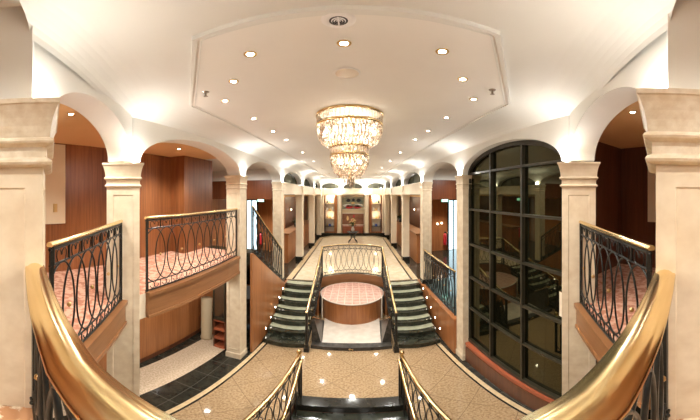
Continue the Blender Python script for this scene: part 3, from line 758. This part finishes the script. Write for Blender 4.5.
# cabinet in the left alcove
cb = thing('glass_cabinet', 'narrow dark glass cabinet with open red wood shelves, under the left balcony', 'cabinet', (-2.58,4.5,0))
x0, x1, ya, yb = -2.65, -2.36, 4.28, 4.68
obj('carcass', MB().box(x0,x0+.03,ya,yb,0,1.75).box(x1-.03,x1,ya,yb,0,1.75).box(x0,x1,yb-.03,yb,0,1.75).box(x0,x1,ya,yb,1.72,1.76), M['wood_dark'], cb)
for z in (.04,.30,.54,.78): obj('shelf', MB().box(x0+.03,x1-.03,ya-.01,yb-.03,z-.06,z), M['red_wood'], cb)
g = obj('glass_door', MB().box(x0+.02,x1-.02,ya-.005,ya+.01,.80,1.74), M['darkcase'], cb)
obj('door_trim', MB().box(x0,x1,ya-.02,ya,.76,.84).box(x0,x0+.03,ya-.02,ya,.80,1.75).box(x1-.03,x1,ya-.02,ya,.80,1.75), M['frame'], g)
tag(obj('round_bollard', MB().lathe(-2.98,4.54,[(1e-4,0),(.14,0),(.14,.04),(.125,.05),(.125,1.10),(1e-4,1.10)],24), M['pillar_tan']), 'plain cream round pillar stump beside the dark glass cabinet under the balcony', 'pillar')
# lobbies: extinguisher, exit sign
for sx, side in ((-1,'left'),(1,'right')):
    x = sx*4.10; y = 10.60
    e = thing('fire_extinguisher', f'red fire extinguisher hanging on the wood wall of the {side} lobby', 'extinguisher', (x,y,1.2))
    obj('cylinder', MB().lathe(x,y,[(1e-4,1.18),(.075,1.19),(.085,1.22),(.085,1.62),(.06,1.70),(.02,1.73),(1e-4,1.73)],16), M['red'], e)
    obj('valve', MB().box(x-.03,x+.03,y-.02,y+.02,1.72,1.80), M['darkobj'], e)
    obj('hose', MB().tube([(x+.03,y,1.77),(x+.11,y,1.70),(x+.11,y,1.35)], .012, seg=6), M['darkobj'], e)
    obj('hanger', MB().box(x-.03,x+.03,y+.06,10.75,1.60,1.66), M['chrome'], e)
    s = thing('exit_sign', f'small glowing green exit sign over the {side} lobby', 'sign', (x,10.6,3.2))
    obj('housing', MB().box(x-.16,x+.16,10.62,10.70,3.16,3.32), M['offwhite'], s)
    obj('face', MB().box(x-.14,x+.14,10.61,10.62,3.18,3.30), M['exit'], s)
    obj('hanger', MB().box(x-.02,x+.02,10.64,10.68,3.32,3.42), M['offwhite'], s)
for x, z in ((3.78,2.16),(3.98,2.19)):
    o = thing('wall_lamp', f'small glowing wall light above the extinguisher in the right lobby, {"left" if x<3.9 else "right"} one of the pair', 'lamp', (x,10.7,z), 'lobby wall lights')
    obj('shade', MB().ball(x,10.69,z,.04,1.1,10), M['lobbylamp'], o); obj('backplate', MB().box(x-.05,x+.05,10.73,10.75,z-.06,z+.06), M['brassd'], o)
# reception desks
for sx, side in ((-1,'left'),(1,'right')):
    t = thing('reception_desk', f'long wooden reception desk running down the {side} side of the hall behind the pillars', 'desk', (sx*2.5,11,hallz))
    obj('body', MB().box(*sorted((sx*2.34,sx*2.72)), 8.9, 13.8, hallz, hallz+1.10), M['wood_lit'], t)
    obj('counter_top', MB().box(*sorted((sx*2.29,sx*2.78)), 8.82, 13.9, hallz+1.10, hallz+1.16), M['wood_h'], t)
    obj('plinth', MB().box(*sorted((sx*2.36,sx*2.70)), 8.93, 13.77, hallz, hallz+.10), M['line'], t)
    px_, py_ = sx*2.5, 12.9 if sx > 0 else 10.9
    p = thing('potted_plant', f'dark leafy plant in a pot on the {side} reception desk', 'plant', (px_,py_,hallz+1.16))
    z = hallz+1.16
    obj('pot', MB().lathe(px_,py_,[(1e-4,z),(.09,z),(.13,z+.18),(.11,z+.18),(1e-4,z+.15)],14), M['darkobj'], p)
    m = MB()
    for i in range(46):
        a = random.random()*2*PI; el = random.uniform(.2,1.4); ln = random.uniform(.18,.40)
        d0 = Vector((math.cos(a)*math.cos(el), math.sin(a)*math.cos(el), math.sin(el))); b0 = Vector((px_,py_,z+.16)); sd = d0.cross(Vector((0,0,1))).normalized()*.03
        tip = b0+d0*ln+Vector((0,0,-.05)); md = b0+d0*ln*.55
        m.add([b0, md+sd, tip, md-sd], [(0,1,2,3)])
    obj('foliage', m, M['leaf'], p)
    lx, ly = sx*2.95, 11.6
    o = thing('wall_lamp', f'small warm wall lamp on the dark wall behind the {side} reception desk', 'lamp', (lx,ly,2.75))
    obj('shade', MB().ball(lx-sx*.04,ly,2.78,.03,1.2,10), M['lobbylamp'], o); obj('backplate', MB().box(*sorted((lx,sx*3.0)), ly-.04,ly+.04,2.70,2.86), M['brassd'], o)

# ------------------------------------------------------------------ far end of the hall
# flower table
t = thing('iron_table', 'small ornate black iron table in the middle of the hall, carrying flowers', 'table', (0,13.4,hallz))
zt_ = 1.50
obj('table_top', MB().lathe(0,13.4,[(1e-4,zt_-.03),(.30,zt_-.03),(.33,zt_-.015),(.33,zt_),(1e-4,zt_)],24), M['darkobj'], t)
for a in (PI/4,3*PI/4,5*PI/4,7*PI/4):
    c_, s_ = math.cos(a), math.sin(a)
    obj('leg', MB().tube([(c_*r,13.4+s_*r,z) for r,z in ((.30,zt_-.03),(.22,1.38),(.07,1.22),(.16,1.06),(.30,.97),(.33,.905))], .02, seg=6), M['iron'], t)
obj('ring', MB().tube([(.13*math.cos(2*PI*k/14),13.4+.13*math.sin(2*PI*k/14),1.2) for k in range(14)], .014, closed=True, seg=5), M['iron'], t)
p = thing('flower_arrangement', 'orange and yellow flower arrangement in a vase on the iron table', 'flowers', (0,13.4,zt_))
obj('vase', MB().lathe(0,13.4,[(1e-4,zt_),(.06,zt_),(.10,zt_+.12),(.05,zt_+.24),(.07,zt_+.28)],16), M['whitemarble'], p)
m = MB()
for i in range(30):
    a = random.random()*2*PI; r = .16*math.sqrt(random.random()); m.ball(r*math.cos(a),13.4+r*math.sin(a),zt_+.34+random.random()*.38*(1-r*2),.045,1,6)
obj('blossoms', m, M['flower'], p)
m = MB()
for i in range(34):
    a = random.random()*2*PI; r = random.uniform(.1,.34); z = zt_+.28+random.random()*.3
    m.add([(0,13.4,zt_+.25),(r*math.cos(a)*.6-.02,13.4+r*math.sin(a)*.6,z),(r*math.cos(a),13.4+r*math.sin(a),z+.06),(r*math.cos(a)*.6+.02,13.4+r*math.sin(a)*.6,z)], [(0,1,2,3)])
obj('leaves', m, M['leaf'], p)
# two pictures in the centre bay
def picture(z0, z1, label, bg, blobs):
    t = thing('wall_picture', label, 'picture', (0,16.3,z0))
    obj('canvas', MB().box(-.70,.70,16.28,16.34,z0,z1), bg, t)
    obj('picture_frame', MB().box(-.74,.74,16.26,16.34,z0-.04,z0).box(-.74,.74,16.26,16.34,z1,z1+.04).box(-.74,-.70,16.26,16.34,z0,z1).box(.70,.74,16.26,16.34,z0,z1), M['mould'], t)
    for nm, mt, lst in blobs:
        for (x, z, rx, rz) in lst:
            vs = []; k = 14
            for i in range(k): vs.append((x+rx*math.cos(2*PI*i/k)*(1+.15*math.sin(3*i)), 16.272, z+rz*math.sin(2*PI*i/k)))
            obj(nm, MB().add(vs, [tuple(range(k))]), mt, t)
tealm = mat('teal_wash', (.08,.16,.15), (.46,.40,.25), 3, .5); brownm = mat('umber_wash', (.20,.08,.04), (.34,.15,.08), 4, .5)
picture(2.55, 3.33, 'upper wide painting at the hall end with red sweeps and dark shapes on teal', tealm, [
    ('dark_shape', M['darkobj'], [(-.30,3.12,.13,.12),(.02,3.15,.09,.10),(.36,3.12,.14,.12)]), ('pale_sweep', M['white'], [(-.35,2.78,.30,.10),(.35,2.78,.30,.10)]),
    ('red_sweep', M['red'], [(-.26,2.70,.24,.12),(.28,2.70,.24,.12)]), ('yellow_dab', M['gold_paper'], [(0,2.95,.12,.08)])])
picture(1.55, 2.25, 'lower wide dark brown painting at the hall end behind the flowers', brownm, [
    ('ochre_dab', M['gold_paper'], [(-.35,1.95,.07,.16),(0,1.8,.14,.15)]), ('red_dab', M['red'], [(.05,2.08,.05,.1)])])
t = thing('console_table', 'low pinkish console bench under the lower painting at the hall end', 'console', (0,16.0,hallz))
obj('top', MB().box(-.70,.70,15.95,16.3,1.45,1.52), M['pinktile'], t); obj('front', MB().box(-.66,.66,16.0,16.3,hallz,1.45), M['red_wood'], t)
# glazed shop cases
names = ['lowest','second','third','top']
for sx, side in ((-1,'left'),(1,'right')):
    t = thing('display_case', f'lit glass display case in warm wood at the {side} of the hall end', 'display case', (sx*1.42,16.1,hallz))
    xa, xb = sorted((sx*1.02, sx*1.84))
    obj('back_board', MB().box(xa,xb,16.30,16.34,hallz,3.45), M['mould'], t)
    obj('base', MB().box(xa,xb,15.95,16.3,hallz,1.10), M['wood_lit'], t)
    obj('side_post', MB().box(*sorted((sx*1.02,sx*1.20)),15.93,16.3,1.1,3.45), M['wood_lit'], t)
    obj('side_post', MB().box(*sorted((sx*1.78,sx*1.84)),15.93,16.3,1.1,3.45), M['wood_dark'], t)
    obj('lamp_strip', MB().box(xa+.2,xb-.2,16.05,16.2,3.38,3.42), M['caselamp'], t)
    for j, z in enumerate((1.45,1.95,2.45,2.95)):
        obj('glass_shelf', MB().box(xa+.04,xb-.04,15.98,16.28,z-.02,z), M['mould'] if j else M['darkobj'], t)
        for i, (nm, mt) in enumerate((('perfume_bottle', M['white']), ('gift_box', M['gold_paper'] if j != 0 else M['blue']), ('perfume_bottle', M['darkobj'] if j == 3 else M['caselamp'] if (j+i)%3==0 else M['white']))):
            X = sx*(1.32+.17*i); Y = 16.08
            mb = MB()
            if nm == 'gift_box': mb.box(X-.07,X+.07,Y-.06,Y+.06,z,z+.14); cat = 'box'
            else: mb.lathe(X,Y,[(1e-4,z),(.05,z),(.055,z+.12),(.02,z+.17),(.02,z+.24),(1e-4,z+.24)],10); cat = 'bottle'
            if mt is M['caselamp']: mt = M['brassd']
            tag(obj(nm, mb, mt), f'small {"box in the middle" if cat=="box" else ["bottle at the inner end","","bottle at the outer end"][i]} of the {names[j]} shelf in the {side} display case', cat, 'goods in the display cases')
    lamp('POINT', sx*1.45, 15.9, 3.2, 4, (1,.86,.65), .05); lamp('POINT', sx*1.45, 16.0, 2.2, 2, (1,.86,.65), .05)

# ------------------------------------------------------------------ world, camera, colour
wd = bpy.data.worlds.new('night'); bpy.context.scene.world = wd; wd.use_nodes = True
wd.node_tree.nodes['Background'].inputs[0].default_value = (.02,.018,.015,1); wd.node_tree.nodes['Background'].inputs[1].default_value = 1
cam = bpy.data.cameras.new('camera'); co = bpy.data.objects.new('camera', cam); C.objects.link(co)
co.location = (.045,0,EYE); co.rotation_euler = (PI/2,0,0)
cam.type = 'PANO'; cam.clip_start = .01; cam.clip_end = 200
F, X0, Y0, W_, H_ = 250., 353.7, 194.5, 700, 420
tgt = cam if hasattr(cam, 'panorama_type') else cam.cycles
tgt.panorama_type = 'EQUIRECTANGULAR'
tgt.longitude_min = -X0/F; tgt.longitude_max = (W_-X0)/F
tgt.latitude_max = Y0/F; tgt.latitude_min = -(H_-Y0)/F
sc = bpy.context.scene; sc.camera = co
vs_ = sc.view_settings; sc.display_settings.display_device = 'sRGB'
vs_.view_transform = 'Standard'; vs_.look = 'None'; vs_.gamma = 1; vs_.use_curve_mapping = False
vs_.exposure = 1.45
